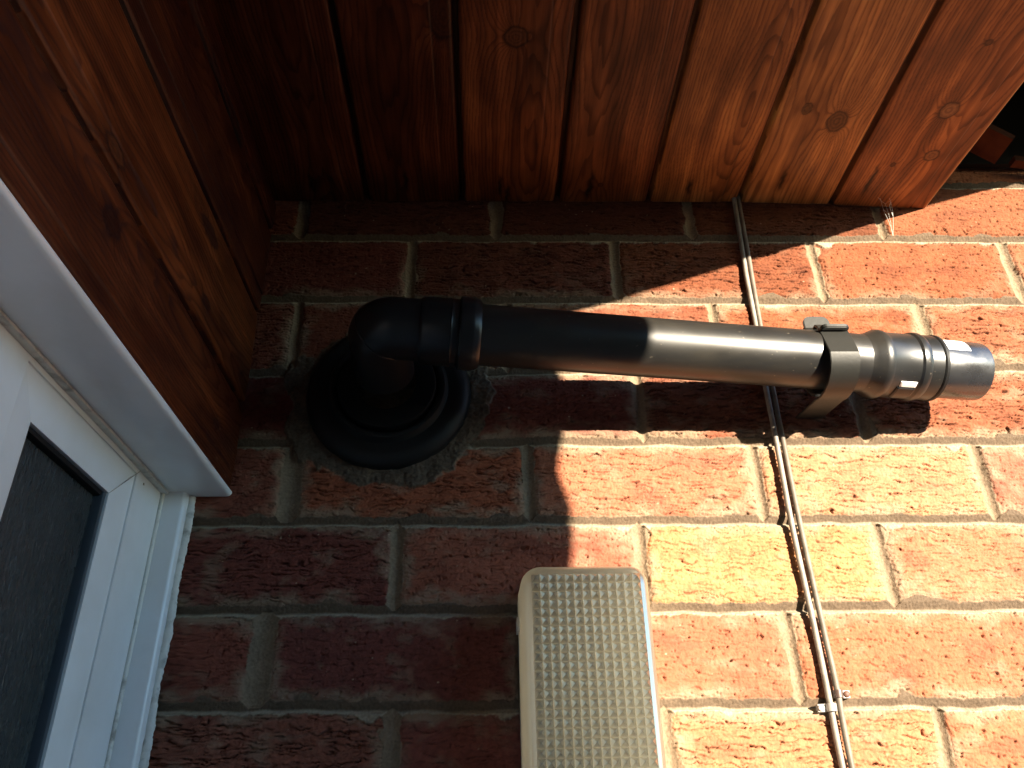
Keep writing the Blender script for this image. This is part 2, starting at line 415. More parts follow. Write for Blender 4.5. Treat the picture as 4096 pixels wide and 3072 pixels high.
    special = {(1, 78): (0.14, 0.041, 0.024), (2, 70): (0.14, 0.038, 0.026),(-1, 150): (0.100, 0.032, 0.018), (-1, 340): (0.090, 0.027, 0.015), (-1, 560): (0.100, 0.033, 0.015), (-1, 640): (0.120, 0.039, 0.018), (-1, 820): (0.190, 0.064, 0.029),
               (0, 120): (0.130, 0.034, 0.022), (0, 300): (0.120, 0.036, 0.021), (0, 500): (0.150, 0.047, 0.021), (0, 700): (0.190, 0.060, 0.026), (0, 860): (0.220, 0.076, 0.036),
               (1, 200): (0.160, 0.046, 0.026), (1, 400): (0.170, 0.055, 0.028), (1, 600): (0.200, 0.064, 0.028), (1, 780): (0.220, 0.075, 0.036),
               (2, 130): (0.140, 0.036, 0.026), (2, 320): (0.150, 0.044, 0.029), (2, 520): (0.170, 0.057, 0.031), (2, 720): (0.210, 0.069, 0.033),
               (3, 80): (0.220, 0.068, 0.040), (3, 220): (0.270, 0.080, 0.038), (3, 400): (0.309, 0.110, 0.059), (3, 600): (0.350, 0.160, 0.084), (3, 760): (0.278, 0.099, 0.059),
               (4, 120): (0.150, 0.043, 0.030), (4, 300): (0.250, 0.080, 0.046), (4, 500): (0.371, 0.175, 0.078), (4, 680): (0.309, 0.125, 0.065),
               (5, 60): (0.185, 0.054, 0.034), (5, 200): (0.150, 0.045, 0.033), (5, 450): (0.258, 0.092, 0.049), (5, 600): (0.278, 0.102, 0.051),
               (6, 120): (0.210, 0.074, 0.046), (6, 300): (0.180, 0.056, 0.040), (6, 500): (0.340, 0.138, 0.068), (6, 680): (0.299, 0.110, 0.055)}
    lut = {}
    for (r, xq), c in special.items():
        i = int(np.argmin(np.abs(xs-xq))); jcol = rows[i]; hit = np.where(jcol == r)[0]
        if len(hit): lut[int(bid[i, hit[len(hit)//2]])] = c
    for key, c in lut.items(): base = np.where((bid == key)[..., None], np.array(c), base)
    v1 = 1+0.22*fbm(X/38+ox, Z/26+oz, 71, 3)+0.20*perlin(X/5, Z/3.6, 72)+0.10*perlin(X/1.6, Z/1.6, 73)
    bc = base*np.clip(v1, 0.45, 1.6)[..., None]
    dark = sstep(0.18, 0.75, perlin(X/48+oz, Z/26, 74)+0.25*perlin(X/8, Z/6, 75))*0.35        # burnt patches
    bc = bc*(1-dark[..., None]*np.array([0.55, 0.6, 0.5]))
    bc = bc*(1-0.35*(np.clip((0.4*crack+gap_c)*crk_a, 0, 1.2)*1.5+0.5*pits*np.clip(pit_a, 0, 1)))[..., None]      # colour darkened in the tears and pits
    smear = sstep(13.0, 0.5, sdf+8*fbm(X/16, Z/9, 76, 3)+1.0)*0.72*sstep(-0.45, 0.2, perlin(X/42, Z/30, 77))*sstep(20, -120, Z)
    lime = sstep(0.15, 0.75, fbm(X/30+oz, Z/20+ox, 78, 4)*1.5)*0.42*sstep(60, -260, Z)
    sm = np.clip(smear+lime, 0, 0.75)[..., None]
    bc = bc*(1-sm)+np.array([0.26, 0.195, 0.13])*sm
    stone = sstep(0.80, 0.92, perlin(X/3.4+7, Z/3.1, 79)+0.2*perlin(X/30, Z/30, 80))[..., None]
    bc = bc*(1-stone*0.7)+np.array([0.38, 0.27, 0.18])*stone*0.7
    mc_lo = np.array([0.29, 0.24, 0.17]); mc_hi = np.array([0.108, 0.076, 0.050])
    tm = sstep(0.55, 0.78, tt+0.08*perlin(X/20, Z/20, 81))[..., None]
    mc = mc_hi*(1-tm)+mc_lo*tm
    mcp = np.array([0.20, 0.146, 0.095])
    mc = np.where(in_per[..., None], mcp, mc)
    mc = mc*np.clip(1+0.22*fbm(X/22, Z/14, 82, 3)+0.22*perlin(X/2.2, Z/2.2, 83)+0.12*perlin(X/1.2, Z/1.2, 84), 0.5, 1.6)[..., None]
    cc = np.array([0.088, 0.064, 0.044])*np.clip(1+0.3*fbm(X/14, Z/12, 85, 3)+0.3*perlin(X/2.2, Z/2, 86), 0.4, 1.7)[..., None]
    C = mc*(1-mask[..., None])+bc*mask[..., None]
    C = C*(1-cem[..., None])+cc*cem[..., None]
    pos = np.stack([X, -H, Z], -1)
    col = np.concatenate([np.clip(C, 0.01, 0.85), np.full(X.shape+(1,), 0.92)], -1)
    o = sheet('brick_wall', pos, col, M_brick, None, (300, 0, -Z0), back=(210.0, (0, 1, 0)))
    tag(o, 'rough red brick wall with pale mortar joints, half in sun and half in shade', 'wall')
build_wall()

# ------------------------------------------------------------------ boarded soffit and cladding
def boards(u, v, bounds, knots, seed, tints, gap=2.3, dirs=1):
    """u across the boards, v along them; returns height (proud) and colour"""
    h = np.zeros(u.shape); col = np.zeros(u.shape+(3,)); rough = np.full(u.shape, 0.42)
    for b in range(len(bounds)-1):
        a0, a1 = bounds[b], bounds[b+1]
        s = (u >= a0) & (u <= a1)
        if not s.any(): continue
        U_, V_ = u[s], v[s]; sd = seed+b*13
        w = a1-a0; t = (U_-a0)/w
        if dirs < 0: t = 1-t
        # grain field bent round the knots
        f = U_+3.0*perlin(V_/170, U_/60, sd)+1.6*perlin(V_/60, U_/25, sd+1)
        kdist = np.zeros(U_.shape); kn = np.zeros(U_.shape); kd = np.zeros(U_.shape); kp = np.zeros(U_.shape)
        for (ku, kv, kr, st, pale) in knots:
            if not (a0 <= ku <= a1): continue
            du = U_-ku; dv = (V_-kv)/st; d2 = du*du+dv*dv
            f = f+du*np.clip(kr*kr*2.6/np.maximum(d2, kr*kr), 0, 2.6)*0.9
            dd = np.sqrt(d2)+0.12*kr*perlin(U_/kr*1.4, V_/kr*1.2, sd+3)
            inside = sstep(kr*1.08, kr*0.9, dd); ring = np.exp(-((dd-kr)/(0.14*kr+0.3))**2)+0.35*np.exp(-np.clip(dd-kr, 0, None)/(0.5*kr))
            kdist = np.where(inside > 0.3, dd, kdist)
            kn = np.maximum(kn, inside); kd = np.maximum(kd, ring); kp = np.maximum(kp, inside*pale)
        # cathedral figure: rings cut by a board whose pith wanders
        pith = a0+w*(0.15+0.7*((math.sin(sd*1.7)+1)/2))
        depth = 24+16*((math.sin(sd*2.3)+1)/2)+18*perlin(V_/260, np.zeros_like(V_)+sd, sd+4)
        R = np.sqrt((f-pith)**2+depth**2)
        ph = R/2.6+0.35*perlin(V_/45, U_/6, sd+5)
        fr = ph-np.floor(ph)
        late = sstep(0.45, 0.92, fr)*(1-sstep(0.94, 1.0, fr))
        fine = perlin(U_/0.9, V_/26, sd+6)
        streak = fbm(U_/9, V_/210, sd+7, 3)
        blot = fbm(U_/30, V_/75, sd+8, 4)
        tint = np.array(tints[b % len(tints)])
        lum = np.exp(0.85*streak+0.85*blot+0.17*fine)*(1-0.46*late)*(1+0.10*(rnd(b, seed)-0.5))
        lum = np.clip(lum*1.08, 0.16, 2.3)
        c = 0.82*tint*lum[..., None]*np.stack([1+0*lum, 1+0.10*(lum-1), 1+0.05*(lum-1)], -1)
        c = c*(1-0.62*kd[..., None])
        kc = tint*(0.30+0.42*kp[..., None])*np.stack([1+0*kp, 1+0.28*kp, 1+0.7*kp], -1)
        kc = kc*(1+0.22*np.sin(kdist*1.9)+0.25*perlin(U_/2.2, V_/2.2, sd+9))[..., None]
        c = c*(1-kn[..., None])+kc*kn[..., None]
        # machined groove and joint, both set deeper and darker
        wob = 0.7*perlin(V_/70, V_*0+b, sd+10); d0 = U_-a0+wob; d1 = a1-U_-wob*0.6
        de = np.minimum(d0, d1)
        hh = np.where(de < gap, -7.5, 0.0)
        hh = np.where((de >= gap) & (de < gap+4.0), -2.2*(1-(de-gap)/4.0)**2, hh)
        g = np.exp(-(((t-0.80)*w)/0.8)**2)
        hh = hh-0.9*g-0.8*sstep(0.80, 0.815, t)*(de > gap)
        hh = hh-0.10*late-0.06*fine
        c = c*(1-0.45*g[..., None])
        c = np.where((de < gap+0.6)[..., None], c*0.35, c)
        h[s] = hh; col[s] = c; rough[s] = np.clip(0.40+0.12*late+0.1*blot, 0.25, 0.7)
    return h, np.concatenate([np.clip(col, 0.004, 0.6), rough[..., None]], -1)

SOF_Z = 52.0
def build_soffit():
    bounds = [46, 153.5, 252.7, 352.7, 450, 547, 646, 752]
    knots = [(303.5, 201, 9.5, 1.0, 0.6), (609, 114, 8.5, 1.35, 0.0), (702.6, 132, 7.0, 1.25, 1.0), (714.7, 76, 6.0, 1.1, 0.8), (243, 222, 12, 1.9, 0.4), (576, 128, 4.0, 1.5, 0.0),
             (698, 205, 2.6, 1.1, 0.0), (684, 62, 2.2, 1.1, 0.0), (396, 26, 2.4, 1.0, 0.0), (500, 430, 9, 1.3, 0.0), (200, 520, 10, 1.3, 0.3), (330, 480, 8, 1.4, 0.2), (120, 310, 9, 1.2, 0)]
    tints = [(0.115, 0.029, 0.010), (0.13, 0.032, 0.010), (0.20, 0.053, 0.015), (0.215, 0.061, 0.017), (0.36, 0.122, 0.032), (0.46, 0.178, 0.050), (0.33, 0.108, 0.031)]  # tints lighten to the right: bounced light put into the board colour
    us = axis_samples([(46, 752, 0.75)]); vs = axis_samples([(0.8, 290, 0.8), (290, 420, 2), (420, 1000, 6)])
    Ug, Vg = np.meshgrid(us, vs, indexing='ij')
    h, col = boards(Ug, Vg, bounds, knots, 100, tints)
    # drip marks at the nail holes by the wall
    for k, (nu, nv, ln) in enumerate([(100, 26, 20), (196, 30, 22), (292, 24, 24), (386, 28, 26), (384, 16, 20), (489, 22, 16), (583, 34, 22), (672, 40, 36), (300, 12, 18)]):
        d = np.abs(Ug-nu-2.0*perlin(Vg/9, Ug*0+k, 900+k))/2.6; e = (Vg-nv)/ln
        mk = np.exp(-d*d)*np.exp(-(e*1.6)**4)
        col[..., :3] *= (1-0.88*mk)[..., None]; h -= 0.4*mk
    edge = sstep(745.5, 752, Ug)                               # eased last edge in a lighter tone
    h -= 5.5*edge**1.5
    pale_edge = sstep(743.5, 745.5, Ug)[..., None]
    col[..., :3] = col[..., :3]*(1-0.55*pale_edge)+np.array([0.44, 0.185, 0.06])*0.55*pale_edge
    fall = 8.5*np.clip((Ug-540)/212, 0, 1)**1.3
    splay = np.clip((Ug-646)/106, 0, 1)*0.062*Vg               # the end board runs out of square
    pos = np.stack([Ug+splay, -Vg, SOF_Z-h-fall], -1)
    t = thing('boarded_soffit', (400, -300, SOF_Z), 'brown stained timber boards lining the soffit overhead, lighter towards its open right edge', 'soffit')
    sheet('boarding', pos, col, M_wood, t, back=(SOF_Z+20.0, (0, 0, 1)))
    for bx in (60, 735): boxes('bearer', [(bx, bx+16, -998, -2, SOF_Z+20.3, SOF_Z+60)], M_dark, t)
build_soffit()

CLX = 59.0
def build_cladding():
    bounds = [-272.5, -189.6, -89.2, 11.5, 51.0]
    knots = [(-216, 278, 7, 1.5, 0.2), (-176, 295, 6, 2.0, 0.8), (-111, 144, 6, 3.0, 0.0), (-166, 127, 3.5, 2.4, 0.0), (-238, 60, 3.0, 2.2, 0.0), (-140, 420, 8, 1.5, 0.0)]
    tints = [(0.078, 0.017, 0.005), (0.112, 0.026, 0.007), (0.055, 0.012, 0.004), (0.05, 0.011, 0.004)]
    us = axis_samples([(-272.5, 51.0, 0.8)]); vs = axis_samples([(0.8, 430, 0.9), (430, 1000, 6)])
    Ug, Vg = np.meshgrid(us, vs, indexing='ij')
    h, col = boards(Ug, Vg, bounds, knots, 300, tints, gap=2.0, dirs=-1)
    # the boards lap: each one leans out a little towards its foot
    for b in range(4):
        s = (Ug >= bounds[b]) & (Ug < bounds[b+1]); tt = (Ug-bounds[b])/(bounds[b+1]-bounds[b])
        h = np.where(s, h+1.6*(1-tt), h)
    # scuffs of old filler near the wall end
    sc = sstep(0.55, 0.8, perlin(Ug/4, Vg/6, 350)+0.3*perlin(Ug/1.6, Vg/2, 351))*sstep(90, 20, Vg)*sstep(-190, -240, Ug)
    col[..., :3] = col[..., :3]*(1-0.4*sc[..., None])+np.array([0.40, 0.25, 0.16])*0.4*sc[..., None]
    pos = np.stack([CLX+h, -Vg, Ug], -1)
    t = thing('timber_cladding', (CLX, -300, -272), 'dark red-brown timber boards cladding the wall above the white door frame', 'cladding')
    sheet('boarding', pos, col, M_wood, t, back=(CLX-22.0, (1, 0, 0)))
    boxes('backing', [(-40, CLX-22.4, -998, -4, -271, 50)], M_dark, t)
build_cladding()

# ------------------------------------------------------------------ white trim and glazed door on the left
def build_door():
    t = thing('head_trim', (34, -300, -277), 'white plastic trim closing the underside of the dark cladding over the door', 'trim')
    loop = [(8.2, -277.5), (57.4, -277.5), (59.6, -277.1), (61.0, -276.0), (61.7, -274.4), (61.4, -273.2), (60.4, -272.7), (8.2, -272.7)]
    prism('profile', loop, lambda p: (p[0], -1.2, p[1]), lambda p: (p[0], -1000, p[1]), M_upvc, t)
    boxes('sealant_bead', [(8.1, 14, -996, -13, -279.9, -277.6)], M_seal, t, bevel=1.0)

    d = thing('glazed_door', (8, -200, -Z0), 'white plastic framed door with a narrow pane of dark textured glass', 'door')
    zb, zt = -Z0+10, -277.7
    # outer frame: rounded member along the brickwork
    pts = [(8, -12.5), (24.5, -12.5), (26.6, -11.6), (28.0, -9.6), (28.4, -7.0), (28.4, -2.6), (-34, -2.6), (-34, -60.5), (8, -60.5)]
    loop = [(x, y) for (x, y) in pts]
    fr = prism('frame', loop, lambda p: (p[0], p[1], zb), lambda p: (p[0], p[1], zt), M_upvc, d)
    # grimy seam between the two frame members
    tube('seam_sealant', [(9.0, -13.6, z) for z in np.linspace(zb, zt-1, 40)], 1.9, M_seal, fr, n=8)
    # lumpy silicone against the brick
    rng = np.random.RandomState(4); pz = np.linspace(-620, zt-1, 260); ptsb = []
    vs = []; fs = []; n = 9
    nzb = perlin(pz/9, pz*0, 601); nzc = perlin(pz/2.6, pz*0+3, 602); nzd = perlin(pz/42, pz*0+5, 603)
    for i, z in enumerate(pz):
        r = 3.2+0.9*nzb[i]+1.5*max(0.0, nzc[i])*max(0.0, nzd[i]+0.25)+rng.uniform(-0.25, 0.25)
        c = (29.6+0.8*math.sin(z/13), -3.2)
        for k in range(n):
            a = 2*math.pi*k/n
            vs.append((c[0]+r*1.15*math.cos(a), c[1]+r*0.9*math.sin(a), z))
    for i in range(len(pz)-1):
        for k in range(n): fs.append([i*n+k, i*n+(k+1) % n, (i+1)*n+(k+1) % n, (i+1)*n+k])
    fs.append(list(range(n))); fs.append([(len(pz)-1)*n+k for k in range(n)])
    pyobj('silicone_bead', vs, fs, M_seal, fr, smooth=True)
    # head member
    boxes('head', [(-34, 8.0, -1000, -60.7, -279.2, zt)], M_upvc, d)
    # sash: stile by the hinge, head rail and the far stile, each with a sloping glazing bead; mitred at the corner
    X0, XB, XG = 8.6, 8.6, -5.0
    def rail(name, rect_out, rect_in, rect_bead):
        """three nested rectangles (y0,y1,z0,z1): outer, flat inner edge and bead edge -> frame faces"""
        def rv(x, R): return [(x, R[0], R[2]), (x, R[1], R[2]), (x, R[1], R[3]), (x, R[0], R[3])]
        v = rv(-30, rect_out)+rv(X0, rect_out)+rv(X0, rect_in)+rv(X0-1.5, rect_in)+rv(X0-5.5, rect_bead)+rv(XG, rect_bead)+rv(-30, rect_bead)
        f = []
        for L in range(6):
            for k in range(4):
                f.append([L*4+k, L*4+(k+1) % 4, (L+1)*4+(k+1) % 4, (L+1)*4+k])
        for k in range(4): f.append([k, (k+1) % 4, 24+(k+1) % 4, 24+k])
        return pyobj(name, v, f, M_upvc, d)
    O = (-340, -61.2, zb+8, -279.4)
    sa = rail('sash', O, (-234, -66, zb+60, -283.5), (-206, -91.0, zb+90, -309.6))
    # hairline where the mitred corner is welded
    tube('corner_weld', [(8.75, -62.0, -280.0), (8.75, -66, -283.5), (3.3, -90.6, -309.2)], 0.28, M_grime, sa, n=5)
    # gasket and glass
    g = []
    boxes('gasket', [(-6.5, 1.5, -95.5, -91.1, zb+90, -309.7), (-6.5, 1.0, -205.8, -203, zb+90, -309.2)], M_gask, sa, bevel=1.2)
    boxes('head_gasket', [(-6.5, 0.5, -203, -95.7, -313.5, -309.7)], M_rubber, sa, bevel=1.0)
    gm, n_, l_, b_ = mat_new('obscure_glass')
    b_.inputs['Base Color'].default_value = (0.03, 0.038, 0.040, 1); b_.inputs['Roughness'].default_value = 0.3
    nz, bp = add_bump(gm, 240, 0.0016, 0.8, 3, (1, 2.2, 0.35))
    add_rough(gm, 300, 0.22, 0.42, (1, 1.6, 0.5))
    gl = boxes('glass', [(-9, -5.2, -206, -91.2, zb+90, -309.8)], gm, d)
    # next member of the door towards the viewer
    boxes('side_panel', [(-34, 8.9, -1000, -340.6, zb+8, -279.4)], M_upvc, d)
    boxes('screw_cap', [(8.5, 9.0, -52.0, -50.4, -287.2, -285.6)], M_grime, d)
    boxes('threshold', [(-34, 24, -1000, -2.6, -Z0+1, zb-0.5)], M_steel, d)
build_door()

# ------------------------------------------------------------------ flue pipe
AX0 = Vector((189.0, -94.0, -168.0)); AXD = Vector((1.0, 0.0875, -0.0345)).normalized()
KX = 1/AXD.x
def at(x): return ((x-0.0403*max(0.0, x-277.0))-AX0.x)*KX                                # axis parameter for a given x
def build_flue():
    t = thing('flue_pipe', (FL[0], 0, FL[1]), 'black plastic boiler flue pipe bending out of the wall and running sideways', 'flue pipe')
    o = (FL[0], 0, FL[1]); dn = (0, -1, 0)
    lathe('wall_collar', o, dn, [(1.5, 44.5), (15, 44.8), (18.0, 46.5), (19.0, 49), (18.3, 51.2), (14.5, 52.6), (12.2, 54.2), (12.0, 57), (12.8, 62), (11.6, 67.5), (8.5, 71.6), (5.0, 73.6), (1.0, 74.2), (-4, 74.2), (-4, 44.5)], M_rubber, t, n=96, sharp=40, caps=False)
    lathe('outer_duct', o, dn, [(-20, 43.6), (21, 43.6), (22.5, 42.9), (23, 41.5), (23, 26)], M_duct, t, n=80, caps=False)
    # tight bend from the wall stub into the stub along the wall
    R = 25.6; n = 72; rb = 13.0
    A = Vector((FL[0], -38, FL[1]+3.0)); C = AX0; B = AX0+AXD*at(226)
    d1 = (C-A).normalized(); d2 = AXD
    cen = C-d1*rb+d2*rb; path = [(A, d1)]
    for k in range(15):
        a = math.pi/2*k/14
        path.append((cen-d2*rb*math.cos(a)+d1*rb*math.sin(a), (d1*math.cos(a)+d2*math.sin(a)).normalized()))
    path.append((B, d2))
    up = d1.cross(d2).normalized(); vs = []; fs = []
    def bend_ring(p, d, r): 
        sd = up.cross(d).normalized()
        return [tuple(p+(sd*math.cos(2*math.pi*k/n)+up*math.sin(2*math.pi*k/n))*r) for k in range(n)]
    for p, d in path: vs += bend_ring(p, d, R)
    for i in range(len(path)-1):
        for k in range(n): fs.append([i*n+k, i*n+(k+1) % n, (i+1)*n+(k+1) % n, (i+1)*n+k])
    el = shade_angle(pyobj('elbow', vs, fs, M_black2, t), 50)
    m_ = path[7]; rib = bend_ring(m_[0], m_[1], R+0.1); rib.append(rib[0])
    tube('mould_seam', rib, 0.75, M_black2, el, n=6)
    # socket with its seal ring
    so_ = lathe('socket', AX0, AXD, [(at(222), 25.0), (at(224), 27.0), (at(226.5), 27.9), (at(247), 28.0), (at(248), 28.6), (at(249.2), 28.0), (at(254), 28.0), (at(254.2), 25.6)], M_black2, t, caps=False)
    lathe('seal_ring', AX0, AXD, [(at(254.6), 26), (at(254.6), 29.6), (at(256), 30.4), (at(265.2), 30.4), (at(267.0), 29.9), (at(268.8), 29.2), (at(270.5), 28.6), (at(272), 27.2), (at(272), 25.9)], M_black2, so_, caps=False)
    # the straight pipe
    lathe('pipe', AX0, AXD, [(at(250), 25.4), (at(440), 25.2), (at(618), 25.2)], M_black, t, n=96, caps=False)
    # coupling near the end with its three ribs
    cp = lathe('coupling', AX0, AXD, [(at(612), 25.3), (at(616.5), 26.5), (at(622), 29.4), (at(625.5), 30.0), (at(629), 29.2), (at(631), 28.2), (at(654.5), 28.2), (at(656.5), 29.6), (at(660), 29.9), (at(663), 29.0), (at(664.2), 28.3), (at(675), 28.3), (at(675.4), 26.0)], M_black, t, n=96, caps=False)
    lathe('rubber_ring', AX0, AXD, [(at(675.6), 25.0), (at(675.6), 28.3), (at(676.8), 29.0), (at(679.4), 28.7), (at(680.2), 27.0), (at(680.2), 25.0)], M_rubber, cp, n=80, caps=False)
    # end piece, hollow
    en = lathe('end_terminal', AX0, AXD, [(at(678), 25.4), (at(721.5), 25.3), (at(723), 24.9), (at(723.4), 24.0), (at(723), 23.2), (at(640), 23.0)], M_end, t, n=96, caps=False)
    # label and raised catch, both wrapped on the round surface
    _, u, v = frame_of(AXD)
    def wrap(name, x0, x1, a0, a1, r, th, mat, par, cut=0.0, nx=14, na=14):
        """patch between x0..x1 and polar angles a0..a1 (0 = up, + = towards the viewer)"""
        vv = []; ff = []
        upv = Vector((0, 0, 1)); upv = (upv-AXD*upv.dot(AXD)).normalized(); fr = upv.cross(AXD).normalized()
        if fr.y > 0: fr = -fr
        for lay in (0, 1):
            for i in range(nx+1):
                for j in range(na+1):
                    s = j/na; q = i/nx
                    rr = r+(th if lay else -0.4)
                    if lay and (i in (0, nx) or j in (0, na)): rr = r+th*0.35
                    bow = cut*math.sqrt(max(0.0, 1-(1-s)**2)) if cut else 0
                    xx = x0+(x1-x0)*q-cut+bow
                    a = a0+(a1-a0)*s
                    p = AX0+AXD*at(xx)+(upv*math.cos(a)+fr*math.sin(a))*rr
                    vv.append(tuple(p))
        m_ = (nx+1)*(na+1)
        for lay in (0, 1):
            for i in range(nx):
                for j in range(na):
                    k = lay*m_+i*(na+1)+j
                    ff.append([k, k+1, k+na+2, k+na+1])
        rim = [i*(na+1) for i in range(nx+1)]+[nx*(na+1)+j for j in range(1, na+1)]+[i*(na+1)+na for i in range(nx-1, -1, -1)]+[j for j in range(na-1, 0, -1)]
        for k in range(len(rim)):
            p_, q_ = rim[k], rim[(k+1) % len(rim)]
            ff.append([p_, q_, q_+m_, p_+m_])
        return shade_angle(pyobj(name, vv, ff, mat, par), 40)
    wrap('label', 683.0, 704.0, -0.6, 1.40, 25.4, 0.18, M_white, en)
    wrap('catch', 636.5, 653.0, 2.80, 3.35, 28.2, 1.5, M_black2, cp)
    wrap('catch_highlight', 638.0, 653.0, 2.60, 2.795, 28.2, 0.8, M_white, cp)  # white strip painted in for the highlight above the catch
build_flue()

# ------------------------------------------------------------------ snap-in pipe clip
def build_clip():
    t = thing('pipe_clip', (578, 0, -205), 'black snap-in clip with two upright ears holding the flue pipe to the wall', 'pipe clip')
    xc = 579.0; c = AX0+AXD*at(xc); xc = c.x+4.0; x0, x1 = xc-12.3, xc+12.3
    cy, cz = c.y, c.z
    out = [(-15, 31)]
    # outline in (y,z) around the pipe centre, front is -y
    mid = [(-19.5, 33.5), (-14.0, 31.0), (-9.5, 27.2)]
    mid = [(-11.0, 25.0), (-15.5, 25.2), (-19.5, 21.0), (-25.6, 5.0), (-31.0, -11.0), (-29.0, -17.5), (-24.0, -24.5), (-16.0, -30.0), (-6.0, -32.6), (3.0, -33.0), (10.5, -31.8), (11.5, -31.0), (-cy+1.0, -24.0)]
    th = 2.1
    def strip(name, path, xa, xb, th, par):
        n = len(path); pa = [Vector((0, p[0], p[1])) for p in path]; L = []; Rr = []
        for i in range(n):
            d = (pa[min(i+1, n-1)]-pa[max(i-1, 0)]).normalized(); nn = Vector((0, -d.z, d.y))
            L.append(pa[i]+nn*th/2); Rr.append(pa[i]-nn*th/2)
        loop = L+Rr[::-1]
        m = len(loop)
        va = [(xa, p.y+cy, p.z+cz) for p in loop]; vb = [(xb, p.y+cy, p.z+cz) for p in loop]
        f = []
        for i in range(m): f.append([i, (i+1) % m, m+(i+1) % m, m+i])
        for i in range(n-1):
            f.append([i, i+1, m-2-i, m-1-i]); f.append([m+i, m+i+1, 2*m-2-i, 2*m-1-i])
        o = pyobj(name, va+vb, f, M_clip, par)
        bm = bmesh.new(); bm.from_mesh(o.data)
        bmesh.ops.bevel(bm, geom=[e for e in bm.edges if len(e.link_faces) == 2 and e.calc_face_angle(0) > 1.2], offset=0.45*U, segments=2, affect='EDGES')
        bm.to_mesh(o.data); bm.free()
        return shade_angle(o, 30)
    strap = strip('strap', mid, x0, x1, th, t)
    back = [(-4.5, 26.2), (3.0, 33.0), (5.0, 36.5), (12, 33.5), (22, 26), (28.5, 14), (30, 0), (27, -13), (20, -22.5), (13, -27.0)]
    strip('back_strap', back, x0, x1, th, t)
    def ear(name, yb, zb, h, th, lean, x0, x1, par):
        """upright rounded tab across the pipe"""
        vs = []; prof = []
        r = min(6.5, h*0.8)
        prof.append((x0, 0)); prof.append((x1, 0))
        for k in range(7):
            a = math.pi/2*k/6; prof.append((x1-r+r*math.cos(a), h-r+r*math.sin(a)))
        for k in range(7):
            a = math.pi/2+math.pi/2*k/6; prof.append((x0+r+r*math.cos(a), h-r+r*math.sin(a)))
        fr = [(x, cy+yb-th/2+lean*z/h, cz+zb+z) for (x, z) in prof]; bk = [(x, cy+yb+th/2+lean*z/h, cz+zb+z) for (x, z) in prof]
        m = len(prof); f = [[i, (i+1) % m, m+(i+1) % m, m+i] for i in range(m)]+[list(range(m)), list(range(m, 2*m))[::-1]]
        o = pyobj(name, fr+bk, f, M_clip, par)
        bm = bmesh.new(); bm.from_mesh(o.data)
        bmesh.ops.bevel(bm, geom=[e for e in bm.edges if len(e.link_faces) == 2 and e.calc_face_angle(0) > 1.2], offset=0.5*U, segments=2, affect='EDGES')
        bm.to_mesh(o.data); bm.free()
        return shade_angle(o, 30)
    ear('ear', 4.6, 35.0, 13.0, 3.2, 0.5, x0+0.6, x1-0.6, t)
    prof = [(x0+0.3, -18.0), (x1-0.3, -18.0)]; r = 4.5
    for k in range(7):
        a = math.pi/2*k/6; prof.append((x1-0.3-r+r*math.cos(a), -24.5-r*math.sin(a)))
    for k in range(7):
        a = math.pi/2+math.pi/2*k/6; prof.append((x0+0.3+r+r*math.cos(a), -24.5-r*math.sin(a)))
    prism('ear', prof, lambda p: (p[0], cy+p[1], cz+15.2), lambda p: (p[0], cy+p[1], cz+18.8), M_clip, t, bevel=0.7)
build_clip()

